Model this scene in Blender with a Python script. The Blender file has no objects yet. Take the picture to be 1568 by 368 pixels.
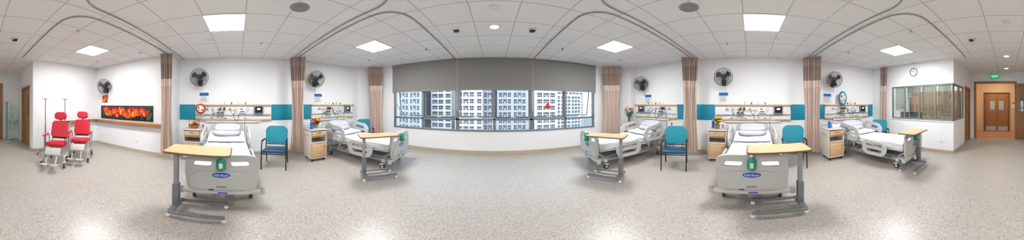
import bpy, bmesh, math, random
from mathutils import Vector, Matrix, Euler
random.seed(7)
sc = bpy.context.scene
try:
    sc.view_settings.view_transform = 'Standard'
    sc.view_settings.look = 'None'
except Exception as e:
    print(e)
R = math.radians
H = 2.9

def S(r, g, b):
    def f(c):
        c /= 255.0
        return c/12.92 if c <= .04045 else ((c+.055)/1.055)**2.4
    return (f(r), f(g), f(b))

# ------------------------------------------------------------ materials
def mat(name, col, rough=.5, metal=0, var=.05, scale=12, bump=0, spec=.5, alpha=1.0, emis=0, coat=0):
    m = bpy.data.materials.new(name); m.use_nodes = True
    nt = m.node_tree; n = nt.nodes; l = nt.links
    p = n['Principled BSDF']
    p.inputs['Roughness'].default_value = rough
    p.inputs['Metallic'].default_value = metal
    p.inputs['Specular IOR Level'].default_value = spec
    p.inputs['Alpha'].default_value = alpha
    if coat: p.inputs['Coat Weight'].default_value = coat
    tc = n.new('ShaderNodeTexCoord'); nz = n.new('ShaderNodeTexNoise')
    nz.inputs['Scale'].default_value = scale; nz.inputs['Detail'].default_value = 4
    l.new(tc.outputs['Object'], nz.inputs['Vector'])
    mx = n.new('ShaderNodeMix'); mx.data_type = 'RGBA'
    mx.inputs[6].default_value = (*[c*(1-var) for c in col], 1)
    mx.inputs[7].default_value = (*[min(1, c*(1+var)) for c in col], 1)
    l.new(nz.outputs['Fac'], mx.inputs[0]); l.new(mx.outputs[2], p.inputs['Base Color'])
    if bump:
        b = n.new('ShaderNodeBump'); b.inputs['Strength'].default_value = bump; b.inputs['Distance'].default_value = .01
        l.new(nz.outputs['Fac'], b.inputs['Height']); l.new(b.outputs['Normal'], p.inputs['Normal'])
    if emis:
        p.inputs['Emission Color'].default_value = (*col, 1); p.inputs['Emission Strength'].default_value = emis
    return m

def mat_wood(name, c1, c2, rough=.4):
    m = bpy.data.materials.new(name); m.use_nodes = True
    n = m.node_tree.nodes; l = m.node_tree.links; p = n['Principled BSDF']
    p.inputs['Roughness'].default_value = rough
    tc = n.new('ShaderNodeTexCoord'); mp = n.new('ShaderNodeMapping'); mp.inputs['Scale'].default_value = (12, 2, 12)
    nz = n.new('ShaderNodeTexNoise'); nz.inputs['Scale'].default_value = 3; nz.inputs['Detail'].default_value = 6; nz.inputs['Distortion'].default_value = .6
    cr = n.new('ShaderNodeValToRGB'); cr.color_ramp.elements[0].position = .3; cr.color_ramp.elements[1].position = .7
    cr.color_ramp.elements[0].color = (*c1, 1); cr.color_ramp.elements[1].color = (*c2, 1)
    l.new(tc.outputs['Object'], mp.inputs[0]); l.new(mp.outputs[0], nz.inputs['Vector']); l.new(nz.outputs['Fac'], cr.inputs[0]); l.new(cr.outputs[0], p.inputs['Base Color'])
    return m

def mat_emit(name, col, st):
    m = bpy.data.materials.new(name); m.use_nodes = True
    n = m.node_tree.nodes; l = m.node_tree.links; n.clear()
    o = n.new('ShaderNodeOutputMaterial'); e = n.new('ShaderNodeEmission')
    e.inputs[0].default_value = (*col, 1); e.inputs[1].default_value = st; l.new(e.outputs[0], o.inputs[0])
    return m

def mat_glass(name, tint=(1, 1, 1), gl=.06):
    m = bpy.data.materials.new(name); m.use_nodes = True
    n = m.node_tree.nodes; l = m.node_tree.links; n.clear()
    o = n.new('ShaderNodeOutputMaterial'); t = n.new('ShaderNodeBsdfTransparent'); t.inputs[0].default_value = (*tint, 1)
    g = n.new('ShaderNodeBsdfGlossy'); g.inputs['Roughness'].default_value = .03
    mx = n.new('ShaderNodeMixShader'); mx.inputs[0].default_value = gl
    l.new(t.outputs[0], mx.inputs[1]); l.new(g.outputs[0], mx.inputs[2]); l.new(mx.outputs[0], o.inputs[0])
    return m

def mat_floor():
    m = bpy.data.materials.new('speckled_vinyl'); m.use_nodes = True
    n = m.node_tree.nodes; l = m.node_tree.links; p = n['Principled BSDF']
    p.inputs['Roughness'].default_value = .33; p.inputs['Specular IOR Level'].default_value = .6
    tc = n.new('ShaderNodeTexCoord')
    v = n.new('ShaderNodeTexVoronoi'); v.inputs['Scale'].default_value = 130; l.new(tc.outputs['Object'], v.inputs['Vector'])
    sp = n.new('ShaderNodeSeparateColor'); l.new(v.outputs['Color'], sp.inputs[0])
    cr = n.new('ShaderNodeValToRGB'); cr.color_ramp.interpolation = 'CONSTANT'
    e = cr.color_ramp.elements
    e[0].position = 0; e[0].color = (*S(136, 127, 117), 1)
    e[1].position = .12; e[1].color = (*S(174, 167, 158), 1)
    a = e.new(.55); a.color = (*S(181, 175, 167), 1)
    a = e.new(.90); a.color = (*S(203, 199, 192), 1)
    l.new(sp.outputs[0], cr.inputs[0])
    nz = n.new('ShaderNodeTexNoise'); nz.inputs['Scale'].default_value = 1.2; l.new(tc.outputs['Object'], nz.inputs['Vector'])
    mx = n.new('ShaderNodeMix'); mx.data_type = 'RGBA'; mx.blend_type = 'MULTIPLY'; mx.inputs[0].default_value = .06
    l.new(cr.outputs[0], mx.inputs[6]); l.new(nz.outputs['Color'], mx.inputs[7]); l.new(mx.outputs[2], p.inputs['Base Color'])
    return m

def mat_ceiling():
    m = bpy.data.materials.new('ceiling_tiles'); m.use_nodes = True
    n = m.node_tree.nodes; l = m.node_tree.links; p = n['Principled BSDF']
    p.inputs['Roughness'].default_value = .8
    tc = n.new('ShaderNodeTexCoord'); sx = n.new('ShaderNodeSeparateXYZ'); l.new(tc.outputs['Object'], sx.inputs[0])
    def line(out, off, per):
        a = n.new('ShaderNodeMath'); a.operation = 'SUBTRACT'; l.new(out, a.inputs[0]); a.inputs[1].default_value = off
        b = n.new('ShaderNodeMath'); b.operation = 'DIVIDE'; l.new(a.outputs[0], b.inputs[0]); b.inputs[1].default_value = per
        c = n.new('ShaderNodeMath'); c.operation = 'FRACT'; l.new(b.outputs[0], c.inputs[0])
        d = n.new('ShaderNodeMath'); d.operation = 'SUBTRACT'; l.new(c.outputs[0], d.inputs[0]); d.inputs[1].default_value = .5
        e = n.new('ShaderNodeMath'); e.operation = 'ABSOLUTE'; l.new(d.outputs[0], e.inputs[0])
        f = n.new('ShaderNodeMath'); f.operation = 'GREATER_THAN'; l.new(e.outputs[0], f.inputs[0]); f.inputs[1].default_value = .5-.009/per
        return f.outputs[0]
    gx = line(sx.outputs[0], 2.55-.31875+.6375*20*-1, .6375)
    gy = line(sx.outputs[1], -.2-.3-12, .6)
    mm = n.new('ShaderNodeMath'); mm.operation = 'MAXIMUM'; l.new(gx, mm.inputs[0]); l.new(gy, mm.inputs[1])
    nz = n.new('ShaderNodeTexNoise'); nz.inputs['Scale'].default_value = 90; nz.inputs['Detail'].default_value = 3; l.new(tc.outputs['Object'], nz.inputs['Vector'])
    cr = n.new('ShaderNodeValToRGB'); cr.color_ramp.elements[0].position = .3; cr.color_ramp.elements[1].position = .5
    cr.color_ramp.elements[0].color = (.84, .84, .84, 1); cr.color_ramp.elements[1].color = (.93, .93, .93, 1)
    l.new(nz.outputs['Fac'], cr.inputs[0])
    mx = n.new('ShaderNodeMix'); mx.data_type = 'RGBA'; l.new(mm.outputs[0], mx.inputs[0]); l.new(cr.outputs[0], mx.inputs[6]); mx.inputs[7].default_value = (.60, .60, .60, 1)
    l.new(mx.outputs[2], p.inputs['Base Color'])
    return m

def mat_curtain():
    m = bpy.data.materials.new('curtain_fabric'); m.use_nodes = True
    n = m.node_tree.nodes; l = m.node_tree.links; p = n['Principled BSDF']
    p.inputs['Roughness'].default_value = .85
    tc = n.new('ShaderNodeTexCoord'); sx = n.new('ShaderNodeSeparateXYZ'); l.new(tc.outputs['Object'], sx.inputs[0])
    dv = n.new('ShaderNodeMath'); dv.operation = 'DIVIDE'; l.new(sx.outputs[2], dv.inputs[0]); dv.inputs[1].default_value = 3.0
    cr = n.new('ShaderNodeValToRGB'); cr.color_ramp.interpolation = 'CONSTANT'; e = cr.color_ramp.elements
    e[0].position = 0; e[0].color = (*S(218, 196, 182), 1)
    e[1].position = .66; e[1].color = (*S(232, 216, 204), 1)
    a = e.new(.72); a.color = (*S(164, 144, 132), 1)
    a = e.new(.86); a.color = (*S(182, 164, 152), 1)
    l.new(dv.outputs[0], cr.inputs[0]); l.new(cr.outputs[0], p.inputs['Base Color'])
    out = n['Material Output']; tr = n.new('ShaderNodeBsdfTranslucent'); l.new(cr.outputs[0], tr.inputs[0])
    mx = n.new('ShaderNodeMixShader'); mx.inputs[0].default_value = .3
    l.new(p.outputs[0], mx.inputs[1]); l.new(tr.outputs[0], mx.inputs[2]); l.new(mx.outputs[0], out.inputs[0])
    return m

wall_m = mat('wall_paint', (.88, .88, .885), .6, var=.015, scale=3)
floor_m = mat_floor(); ceil_m = mat_ceiling(); curt_m = mat_curtain()
skirt_m = mat('skirting_vinyl', S(186, 172, 154), .4)
wood_l = mat_wood('maple_laminate', S(194, 156, 114), S(210, 174, 132))
wood_o = mat_wood('oak_veneer', S(150, 102, 64), S(172, 122, 80))
wood_d = mat_wood('dark_edge_wood', S(96, 74, 56), S(120, 92, 70))
teal_m = mat('teal_panel', S(0, 132, 158), .45)
plas = mat('bed_plastic', S(194, 193, 189), .42, var=.02)
plas_d = mat('bed_frame_grey', S(146, 148, 151), .4)
white_p = mat('white_plastic', S(235, 235, 233), .4, var=.02)
cream_m = mat('cream_laminate', S(212, 202, 188), .45, var=.02)
sheet_m = mat('white_sheet', S(226, 227, 232), .85, var=.03, scale=8, bump=.5)
pill_m = mat('pillow_fabric', S(196, 198, 206), .85, var=.05, scale=9, bump=.4)
dark_m = mat('dark_plastic', S(45, 46, 50), .45)
black_m = mat('black_metal', S(28, 28, 30), .4)
gmetal = mat('grey_metal', S(122, 124, 128), .4, metal=.3)
track_m = mat('track_aluminium', S(160, 160, 160), .4, metal=.2)
steel = mat('chrome_steel', S(190, 192, 195), .25, metal=.8)
alu_m = mat('window_aluminium', S(130, 132, 136), .45, metal=.2)
blind_m = mat('roller_blind_fabric', S(134, 132, 129), .85, var=.02, scale=60)
red_m = mat('red_vinyl', S(190, 16, 42), .4)
navy_m = mat('navy_vinyl', S(28, 68, 100), .4)
teal_v = mat('teal_vinyl', S(10, 130, 150), .4)
green_b = mat('green_bottle', S(20, 150, 115), .3)
blue_m = mat('blue_label', S(20, 90, 185), .35)
red_p = mat('red_paint', S(215, 25, 25), .4)
green_l = mat('leaf_green', S(50, 105, 45), .6, var=.3)
yel_m = mat('yellow_petal', S(245, 200, 30), .6)
ora_m = mat('orange_petal', S(235, 110, 18), .55)
redf_m = mat('red_petal', S(175, 22, 16), .6)
whf_m = mat('white_petal', S(245, 240, 240), .6)
pink_m = mat('pink_petal', S(225, 130, 160), .6)
wick_m = mat('wicker', S(150, 105, 60), .7, var=.3, scale=60)
brown_m = mat('brown_paint', S(110, 60, 30), .6)
darkred = mat('poster_dark', S(28, 14, 12), .5, var=.5, scale=5)
lens_m = mat_emit('light_diffuser', (.97, .985, 1), 68)
down_m = mat_emit('downlight_lens', (1, .97, .92), 30)
warm_m = mat_emit('corridor_light', (1, .84, .62), 34)
exit_m = mat('exit_green', S(0, 150, 90), .4, emis=.8)
exit_w = mat_emit('exit_white', (1, 1, 1), 1.2)
glass_w = mat_glass('window_glass', (.97, .99, 1), .05)
glass_g = mat_glass('station_glass', (.86, .92, .9), .12)
glass_t = mat_glass('frosted_green_glass', (.70, .88, .80), .2)
clear_m = mat_glass('clear_plastic', (.85, .88, .9), .15)
ext_w = mat('facade_white', S(225, 226, 228), .8)
ext_g = mat('facade_grey', S(165, 168, 172), .8)
ext_d = mat('facade_glass', S(55, 60, 68), .4, var=.4, scale=.4)
ground_m = mat('street_ground', S(120, 130, 115), .9, var=.3, scale=.1)
warmwall = mat('corridor_paint', S(228, 190, 150), .6)
corrfloor = mat('corridor_vinyl', S(190, 138, 92), .35)
sage_m = mat('sage_blind', S(166, 170, 158), .8)
scr_m = mat('screen_black', S(15, 17, 22), .15)

# ------------------------------------------------------------ builder
def frame(o, u, v):
    u = Vector(u).normalized(); v = Vector(v).normalized(); n = u.cross(v)
    M = Matrix.Identity(4)
    for i in range(3):
        M[i][0] = u[i]; M[i][1] = v[i]; M[i][2] = n[i]; M[i][3] = o[i]
    return M

def rpoly(pts, r, seg=5):
    out = []; N = len(pts)
    for i in range(N):
        p0 = Vector(pts[i-1]).to_2d(); p = Vector(pts[i]).to_2d(); p1 = Vector(pts[(i+1) % N]).to_2d()
        a = (p0-p); b = (p1-p); rr = min(r, a.length*.45, b.length*.45)
        s = p+a.normalized()*rr; e = p+b.normalized()*rr
        for k in range(seg+1):
            t = k/seg
            q = s*(1-t)**2+p*2*t*(1-t)+e*t*t
            out.append((q.x, q.y))
    return out

class B:
    def __init__(s): s.bm = bmesh.new(); s.mats = []
    def mi(s, m):
        if m not in s.mats: s.mats.append(m)
        return s.mats.index(m)
    def add(s, t, m, M=None):
        k = s.mi(m); mp = {}
        for v in t.verts: mp[v] = s.bm.verts.new(M @ v.co if M else v.co)
        for f in t.faces:
            try:
                nf = s.bm.faces.new([mp[v] for v in f.verts]); nf.material_index = k; nf.smooth = True
            except ValueError: pass
        t.free()
    def box(s, c, d, m, bev=0, rot=(0, 0, 0), seg=2):
        t = bmesh.new(); bmesh.ops.create_cube(t, size=1)
        for v in t.verts: v.co = Vector((v.co.x*d[0], v.co.y*d[1], v.co.z*d[2]))
        if bev: bmesh.ops.bevel(t, geom=t.edges[:], offset=min(bev, min(d)*.49), segments=seg, profile=.5, affect='EDGES')
        s.add(t, m, Matrix.Translation(c) @ Euler(rot).to_matrix().to_4x4())
    def bb(s, a, b, m, bev=0):
        s.box([(a[i]+b[i])/2 for i in range(3)], [abs(b[i]-a[i]) for i in range(3)], m, bev)
    def cyl(s, p1, p2, r, m, r2=None, seg=14):
        p1 = Vector(p1); p2 = Vector(p2); d = p2-p1
        t = bmesh.new(); bmesh.ops.create_cone(t, cap_ends=True, segments=seg, radius1=r, radius2=r if r2 is None else r2, depth=d.length)
        s.add(t, m, Matrix.Translation((p1+p2)/2) @ d.to_track_quat('Z', 'Y').to_matrix().to_4x4())
    def tube(s, pts, r, m, seg=8, closed=False, rz=None):
        pts = [Vector(p) for p in pts]; N = len(pts); k = s.mi(m); rings = []
        up = None
        for i in range(N):
            if closed: d = pts[(i+1) % N]-pts[i-1]
            else: d = pts[min(i+1, N-1)]-pts[max(i-1, 0)]
            d.normalize()
            if up is None:
                up = Vector((0, 0, 1)) if abs(d.z) < .9 else Vector((1, 0, 0))
            sd = d.cross(up).normalized(); up = sd.cross(d).normalized()
            rr = r[i] if isinstance(r, (list, tuple)) else r
            rings.append([s.bm.verts.new(pts[i]+sd*math.cos(a)*rr+up*math.sin(a)*(rz or rr)) for a in [2*math.pi*j/seg for j in range(seg)]])
        for i in range(N if closed else N-1):
            A = rings[i]; C = rings[(i+1) % N]
            for j in range(seg):
                f = s.bm.faces.new([A[j], A[(j+1) % seg], C[(j+1) % seg], C[j]]); f.material_index = k; f.smooth = True
        if not closed:
            for ring in (rings[0], rings[-1]):
                f = s.bm.faces.new(ring); f.material_index = k
    def lathe(s, prof, m, c=(0, 0, 0), seg=24, M=None):
        k = s.mi(m); rings = []; T = Matrix.Translation(c)
        if M: T = T @ M
        for r, z in prof:
            rings.append([s.bm.verts.new(T @ Vector((r*math.cos(2*math.pi*j/seg), r*math.sin(2*math.pi*j/seg), z))) for j in range(seg)])
        for A, C in zip(rings, rings[1:]):
            for j in range(seg):
                f = s.bm.faces.new([A[j], A[(j+1) % seg], C[(j+1) % seg], C[j]]); f.material_index = k; f.smooth = True
    def ell(s, c, r, m, e=1.0, rot=(0, 0, 0), seg=14):
        t = bmesh.new(); bmesh.ops.create_uvsphere(t, u_segments=seg, v_segments=max(6, seg//2+1), radius=1)
        for v in t.verts:
            q = [math.copysign(abs(x)**e, x) for x in v.co]
            v.co = Vector((q[0]*r[0], q[1]*r[1], q[2]*r[2]))
        s.add(t, m, Matrix.Translation(c) @ Euler(rot).to_matrix().to_4x4())
    def panel(s, loops, th, m, M, bev=0):
        cu = bpy.data.curves.new('t', 'CURVE'); cu.dimensions = '2D'; cu.fill_mode = 'BOTH'; cu.extrude = th/2; cu.bevel_depth = bev; cu.bevel_resolution = 1
        for lp in loops:
            sp = cu.splines.new('POLY'); sp.points.add(len(lp)-1)
            for i, p in enumerate(lp): sp.points[i].co = (p[0], p[1], 0, 1)
            sp.use_cyclic_u = True
        s._curve(cu, m, M)
    def text(s, txt, size, m, M, ext=.001):
        cu = bpy.data.curves.new('t', 'FONT'); cu.body = txt; cu.size = size; cu.extrude = ext; cu.align_x = 'CENTER'; cu.align_y = 'CENTER'
        s._curve(cu, m, M)
    def _curve(s, cu, m, M):
        o = bpy.data.objects.new('t', cu); sc.collection.objects.link(o)
        dg = bpy.context.evaluated_depsgraph_get(); dg.update()
        me = bpy.data.meshes.new_from_object(o.evaluated_get(dg))
        t = bmesh.new(); t.from_mesh(me); bpy.data.objects.remove(o); bpy.data.meshes.remove(me)
        s.add(t, m, M)
    def mesh(s, name, ang=35):
        bmesh.ops.recalc_face_normals(s.bm, faces=s.bm.faces[:])
        me = bpy.data.meshes.new(name); s.bm.to_mesh(me); s.bm.free()
        for m in s.mats: me.materials.append(m)
        me.set_sharp_from_angle(angle=R(ang))
        return me
    def obj(s, name, loc=(0, 0, 0), rz=0, ang=35):
        return put(name, s.mesh(name, ang), loc, rz)

def put(name, me, loc=(0, 0, 0), rz=0, rot=None):
    o = bpy.data.objects.new(name, me); sc.collection.objects.link(o); o.location = loc
    o.rotation_euler = rot if rot else (0, 0, R(rz))
    return o

# ------------------------------------------------------------ room shell
def boxes(name, lst, m):
    b = B()
    for a, c in lst: b.bb(a, c, m)
    return b.obj(name)

boxes('floor', [((-5, -7.1, -.1), (5, 5.1, 0))], floor_m)
boxes('floor_corridor', [((-4, -9.3, -.1), (5, -7.1, 0))], corrfloor)
boxes('ceiling', [((-5, -9.3, H), (5, 5.1, H+.1))], ceil_m)
WX0, WX1, WZ0 = -3.39, 3.37, .67
boxes('wall_north', [((-5, 4.77, 0), (5, 5.0, WZ0)), ((-5, 4.77, WZ0), (WX0, 5.0, H)), ((WX1, 4.77, WZ0), (5, 5.0, H))], wall_m)
boxes('wall_east', [((4.7, -7.2, 0), (4.9, 4.77, H))], wall_m)
boxes('wall_west', [((-4.9, -1.9, 0), (-4.7, 4.77, H))], wall_m)
boxes('wall_west_return', [((-4.7, -1.9, 0), (-4.05, -1.78, H))], wall_m)
boxes('wall_west_projecting', [((-4.25, -4.8, 0), (-4.05, -1.9, H))], wall_m)
boxes('wall_column_northwest', [((-4.7, 3.98, 0), (-4.42, 4.77, H))], wall_m)
boxes('wall_column_northeast', [((4.42, 3.98, 0), (4.7, 4.77, H))], wall_m)
boxes('wall_column_southeast', [((4.25, -4.55, 0), (4.7, -4.38, H))], wall_m)
boxes('wall_south_left', [((-4.25, -4.92, 0), (-1.54, -4.8, H))], wall_m)
boxes('wall_south_right', [((1.53, -4.67, 0), (4.7, -4.55, 1.0)), ((1.53, -4.67, 2.13), (4.7, -4.55, H)), ((3.86, -4.67, 1.0), (4.7, -4.55, 2.13))], wall_m)
boxes('wall_corridor_right', [((1.53, -5.85, 0), (1.65, -4.67, 1.0)), ((1.53, -5.85, 2.13), (1.65, -4.67, H)), ((1.53, -7.0, 2.2), (1.65, -5.85, H)), ((1.53, -7.0, 0), (1.65, -6.75, 2.2)), ((1.53, -5.85, 1.0), (1.65, -5.8, 2.13))], wall_m)
boxes('wall_corridor_left', [((-1.66, -7.0, 0), (-1.54, -6.25, H)), ((-1.66, -6.25, 2.15), (-1.54, -5.15, H)), ((-1.66, -5.15, 0), (-1.54, -4.92, H))], wall_m)
boxes('wall_end', [((-1.66, -7.12, 0), (-.4, -7.0, H)), ((-.4, -7.12, 2.44), (1.36, -7.0, H)), ((1.36, -7.12, 0), (1.65, -7.0, H)), ((1.65, -7.3, 0), (4.9, -7.12, H))], wall_m)
boxes('wall_corridor_far', [((-4, -9.2, 0), (5, -9.06, H))], warmwall)
boxes('wall_corridor_side_left', [((-4, -9.06, 0), (-3.9, -7.1, H))], warmwall)
boxes('wall_corridor_side_right', [((4.9, -9.06, 0), (5, -7.1, H))], warmwall)
boxes('wall_storeroom', [((-3.0, -7.0, 0), (-2.9, -4.92, H)), ((-2.9, -7.1, 0), (-1.66, -7.0, H))], wall_m)
boxes('baseboard_north', [((-4.42, 4.745, 0), (4.42, 4.77, .10))], skirt_m)
boxes('baseboard_east', [((4.675, -4.38, 0), (4.7, 3.98, .10)), ((4.395, 3.955, 0), (4.42, 4.745, .10)), ((4.42, 3.955, 0), (4.675, 3.98, .10))], skirt_m)
boxes('baseboard_west', [((-4.7, -1.78, 0), (-4.675, 3.98, .10)), ((-4.42, 3.955, 0), (-4.395, 4.745, .10)), ((-4.05, -4.775, 0), (-4.025, -1.78, .10)), ((-4.675, 3.955, 0), (-4.42, 3.98, .10))], skirt_m)
boxes('baseboard_south', [((-4.05, -4.8, 0), (-1.54, -4.775, .10)), ((1.53, -4.55, 0), (4.25, -4.525, .10)), ((1.505, -5.85, 0), (1.53, -4.55, .10)), ((-1.54, -5.15, 0), (-1.515, -4.8, .1))], skirt_m)

# ------------------------------------------------------------ north window
b = B()
y0, y1 = 4.80, 4.88
vx = [WX0+.03, -2.25, -1.11, 0, 1.11, 2.24, WX1-.03]
for i, x in enumerate(vx):
    w = .05 if i in (2, 4) else .03
    b.bb((x-w, y0, WZ0), (x+w, y1, H), alu_m, .004)
b.bb((WX0, y0-.02, WZ0), (WX1, y1, WZ0+.07), alu_m, .004)
b.bb((WX0, y0, 1.02), (WX1, y1, 1.08), alu_m, .004)
b.bb((WX0, y0, H-.08), (WX1, y1, H), alu_m, .004)
b.bb((WX0, 4.765, WZ0-.03), (WX1, 4.80, WZ0+.01), white_p, .004)
for i in range(6):
    xa, xb = vx[i]+.06, vx[i+1]-.06
    b.bb((xa-.03, 4.84, WZ0+.07), (xb+.03, 4.845, 1.02), glass_w)
    op = {0: .30, 1: .0, 2: .16, 3: .0, 4: .0, 5: .30}[i]
    zt, zb = 2.75, 1.09
    def P(x, z, o=0):
        t = (zt-z)/(zt-zb); return (x, 4.87+o+op*t, z)
    for (p, q) in ((P(xa, zt), P(xa, zb)), (P(xb, zt), P(xb, zb)), (P(xa, zb+.02), P(xb, zb+.02)), (P(xa, zt), P(xb, zt))):
        b.tube([p, q], .026, alu_m, seg=4)
    k = b.mi(glass_w)
    f = b.bm.faces.new([b.bm.verts.new(v) for v in (P(xa, zb), P(xb, zb), P(xb, zt), P(xa, zt))]); f.material_index = k
    if op > .1:
        for x in (xa, xb): b.tube([(x, 4.86, 1.5), P(x, 1.12)], .012, steel, seg=6)
    b.box(((xa+xb)/2, 4.80, 1.12), (.14, .02, .025), white_p, .004)
b.obj('window_1')
b = B()
for xa, xb in ((WX0-.02, -1.125), (-1.105, 1.105), (1.125, WX1+.02)):
    b.bb((xa, 4.728, 1.94), (xb, 4.732, 2.86), blind_m)
    b.cyl((xa, 4.73, 1.93), (xb, 4.73, 1.93), .014, plas_d, seg=8)
    b.cyl((xa, 4.73, 2.86), (xb, 4.73, 2.86), .03, blind_m)
for x in (-1.115, 1.115):
    b.tube([(x, 4.715, 2.86), (x, 4.715, 1.35), (x+.015, 4.715, 1.3), (x+.03, 4.715, 1.35), (x+.03, 4.715, 2.86)], .004, white_p, seg=5)
b.obj('roller_blind')
b = B()
b.panel([rpoly([(-.11, -.09), (.11, -.09), (0, .12)], .012)], .004, red_p, frame((1.62, 4.775, 1.47), (1, 0, 0), (0, 0, 1)))
b.obj('fire_access_triangle_sign')

# ------------------------------------------------------------ exterior
def building(name, x0, x1, y, z0, z1, fh, mw, body, depth=12, lat=True):
    b = B(); b.bb((x0, y, z0), (x1, y+depth, z1), ext_d)
    n = int((z1-z0)/fh)
    for i in range(n+1):
        z = z0+i*fh; b.bb((x0-.2, y-.5, z-.45), (x1+.2, y+.1, z+.5), body)
        if lat: b.bb((x0, y-.25, z+1.25), (x1, y, z+1.4), body)
    k = max(1, int((x1-x0)/mw)); mw2 = (x1-x0)/k
    for j in range(k+1):
        x = x0+j*mw2; w = .55 if j % 3 == 0 else .22
        b.bb((x-w, y-.6, z0), (x+w, y+.1, z1), body)
        if j < k and lat:
            for q in (.33, .66): b.bb((x+mw2*q-.06, y-.3, z0), (x+mw2*q+.06, y, z1), ext_g)
            if j % 3 == 1:
                for i in range(n): b.box((x+mw2*.5, y-.8, z0+i*fh+.75), (.9, .4, .6), ext_g)
    b.bb((x0-.4, y-.8, z1), (x1+.4, y+depth, z1+1.2), body)
    return b.obj(name)
building('apartment_building', -52, -30, 62, -35, 26, 2.8, 1.8, ext_g)
building('apartment_building', -33, -20, 74, -35, 24, 2.8, 3.0, ext_w)
building('apartment_building', -15.5, -5, 66, -35, 25, 2.8, 2.6, ext_w)
building('apartment_building', -5, 14, 70, -35, 26, 2.8, 2.0, ext_g)
building('apartment_building', 17.5, 27, 68, -35, 25, 2.8, 2.4, ext_w)
building('apartment_building', 42, 70, 120, -35, 8.5, 2.9, 3, ext_w)
building('apartment_building', 48, 90, 150, -35, 20, 2.9, 4, ext_w)
building('apartment_building', -110, -60, 120, -35, 20, 2.9, 3, ext_w)
boxes('street_ground', [((-300, 8, -35.5), (300, 400, -35))], ground_m)

# ------------------------------------------------------------ ceiling fixtures
b = B(); b.bb((-.3, -.3, -.006), (.3, .3, -.001), lens_m)
for s_ in (-1, 1):
    b.bb((s_*.305-.012, -.317, -.012), (s_*.305+.012, .317, 0), white_p); b.bb((-.293, s_*.305-.012, -.012), (.293, s_*.305+.012, 0), white_p)
lm = b.mesh('light')
for x in (-2.55, 2.55):
    for y in (-3.2, -.2, 2.8): put('ceiling_light_panel', lm, (x, y, H))
put('ceiling_light_panel', lm, (3.2, -5.9, H))
b = B(); b.lathe([(0, -.004), (.07, -.004)], down_m); b.lathe([(.07, -.004), (.075, -.014), (.1, -.01), (.105, 0)], white_p); dm = b.mesh('dl')
for p in ((0, 2.7), (0, -4.58), (0, -6.2), (0, -.3)): put('downlight', dm, (p[0], p[1], H))  # last one, above the camera, is an unseen lamp added to brighten the aisle
b = B(); b.lathe([(0, -.004), (.2, -.004), (.22, 0)], warm_m); wl = b.mesh('wl')
for p in ((.5, -8.1), (-1.6, -8.1), (2.8, -8.1)): put('corridor_downlight', wl, (p[0], p[1], H))
b = B(); b.lathe([(0, -.018), (.10, -.016), (.125, -.010), (.13, 0)], plas_d)
for k in range(3): b.lathe([(.03+k*.03, -.019), (.035+k*.03, -.022), (.04+k*.03, -.018)], gmetal)
sm = b.mesh('sp')
for s_ in (-1, 1): put('ceiling_speaker', sm, (s_*1.92, .76, H))
b = B(); b.box((0, 0, -.015), (.13, .13, .03), white_p, .005); b.box((0, 0, -.04), (.09, .09, .03), dark_m, .008); sm = b.mesh('sb')
for p in ((-.65, 2.74), (.65, 2.74), (.7, -3.2), (-.65, -3.2)): put('ceiling_sensor', sm, (p[0], p[1], H))
b = B(); b.lathe([(0, -.045), (.03, -.045), (.045, -.03), (.06, -.028), (.065, 0)], white_p); sm = b.mesh('sd')
for p in ((0, 2.04), (-3.33, -.58), (3.33, -.55), (0, -2.5), (-2.6, 4.1), (2.6, 4.1), (-3.3, -3.9), (3.3, -3.9)): put('smoke_detector', sm, (p[0], p[1], H))
b = B(); b.lathe([(.035, 0), (.03, -.008), (.01, -.012), (.008, -.035), (.02, -.037), (0, -.04)], steel); sm = b.mesh('spk')
for x in (-3.5, -1.6, 1.6, 3.5):
    for y in (-2.4, .5, 3.6): put('fire_sprinkler', sm, (x, y, H))
def track(pts, name='curtain_track'):
    P = [Vector(p) for p in pts]; out = [P[0]]
    for i in range(1, len(P)-1):
        a = (P[i-1]-P[i]); c = (P[i+1]-P[i]); r = .45
        s_ = P[i]+a.normalized()*r; e = P[i]+c.normalized()*r
        for k in range(9):
            t = k/8; out.append(s_*(1-t)**2+P[i]*2*t*(1-t)+e*t*t)
    out.append(P[-1])
    b = B(); b.tube([(p.x, p.y, H-.012) for p in out], .013, track_m, seg=6, rz=.012); b.obj(name)
for s_ in (-1, 1):
    track([(s_*4.66, 1.68), (s_*1.15, 1.68), (s_*1.15, 4.7)])
    track([(s_*4.66, 1.56), (s_*1.0, 1.56), (s_*1.0, -1.60), (s_*4.66, -1.60)])
    track([(s_*(4.66 if s_ > 0 else 4.02), -1.84 if s_ < 0 else -1.74), (s_*1.15, -1.84 if s_ < 0 else -1.74), (s_*1.15, -4.5)])

# ------------------------------------------------------------ curtains
def curtain(cx, cy, w, ang, zb=.14, d=.085, nf=6):
    b = B(); k = b.mi(curt_m); N = nf*14; rows = []
    zs = [zb+(H-.04-zb)*i/22 for i in range(23)]
    ph = random.random()*6
    for z in zs:
        t = (z-zb)/(H-zb); row = []
        f = .82+.22*abs(t-.45)*2 + .05*math.sin(z*2+ph)
        for j in range(N+1):
            u = j/N; x = (u-.5)*w*f+.010*math.sin(u*50+z)
            y = d*.5*math.sin(u*math.pi*2*nf+.5*math.sin(z*1.3+ph))*(.8+.2*math.sin(u*17+2*z+ph))
            row.append(b.bm.verts.new((x, y, z)))
        rows.append(row)
    for A, C in zip(rows, rows[1:]):
        for j in range(N):
            f = b.bm.faces.new([A[j], A[j+1], C[j+1], C[j]]); f.material_index = k; f.smooth = True
    for j in range(8): b.cyl(((j/7-.5)*w, 0, H-.05), ((j/7-.5)*w, 0, H-.025), .005, white_p, seg=6)
    return b.obj('privacy_curtain', (cx, cy, 0), ang, ang=80)
curtain(-4.25, 1.62, .40, 60); curtain(4.25, 1.66, .44, -60)
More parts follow.
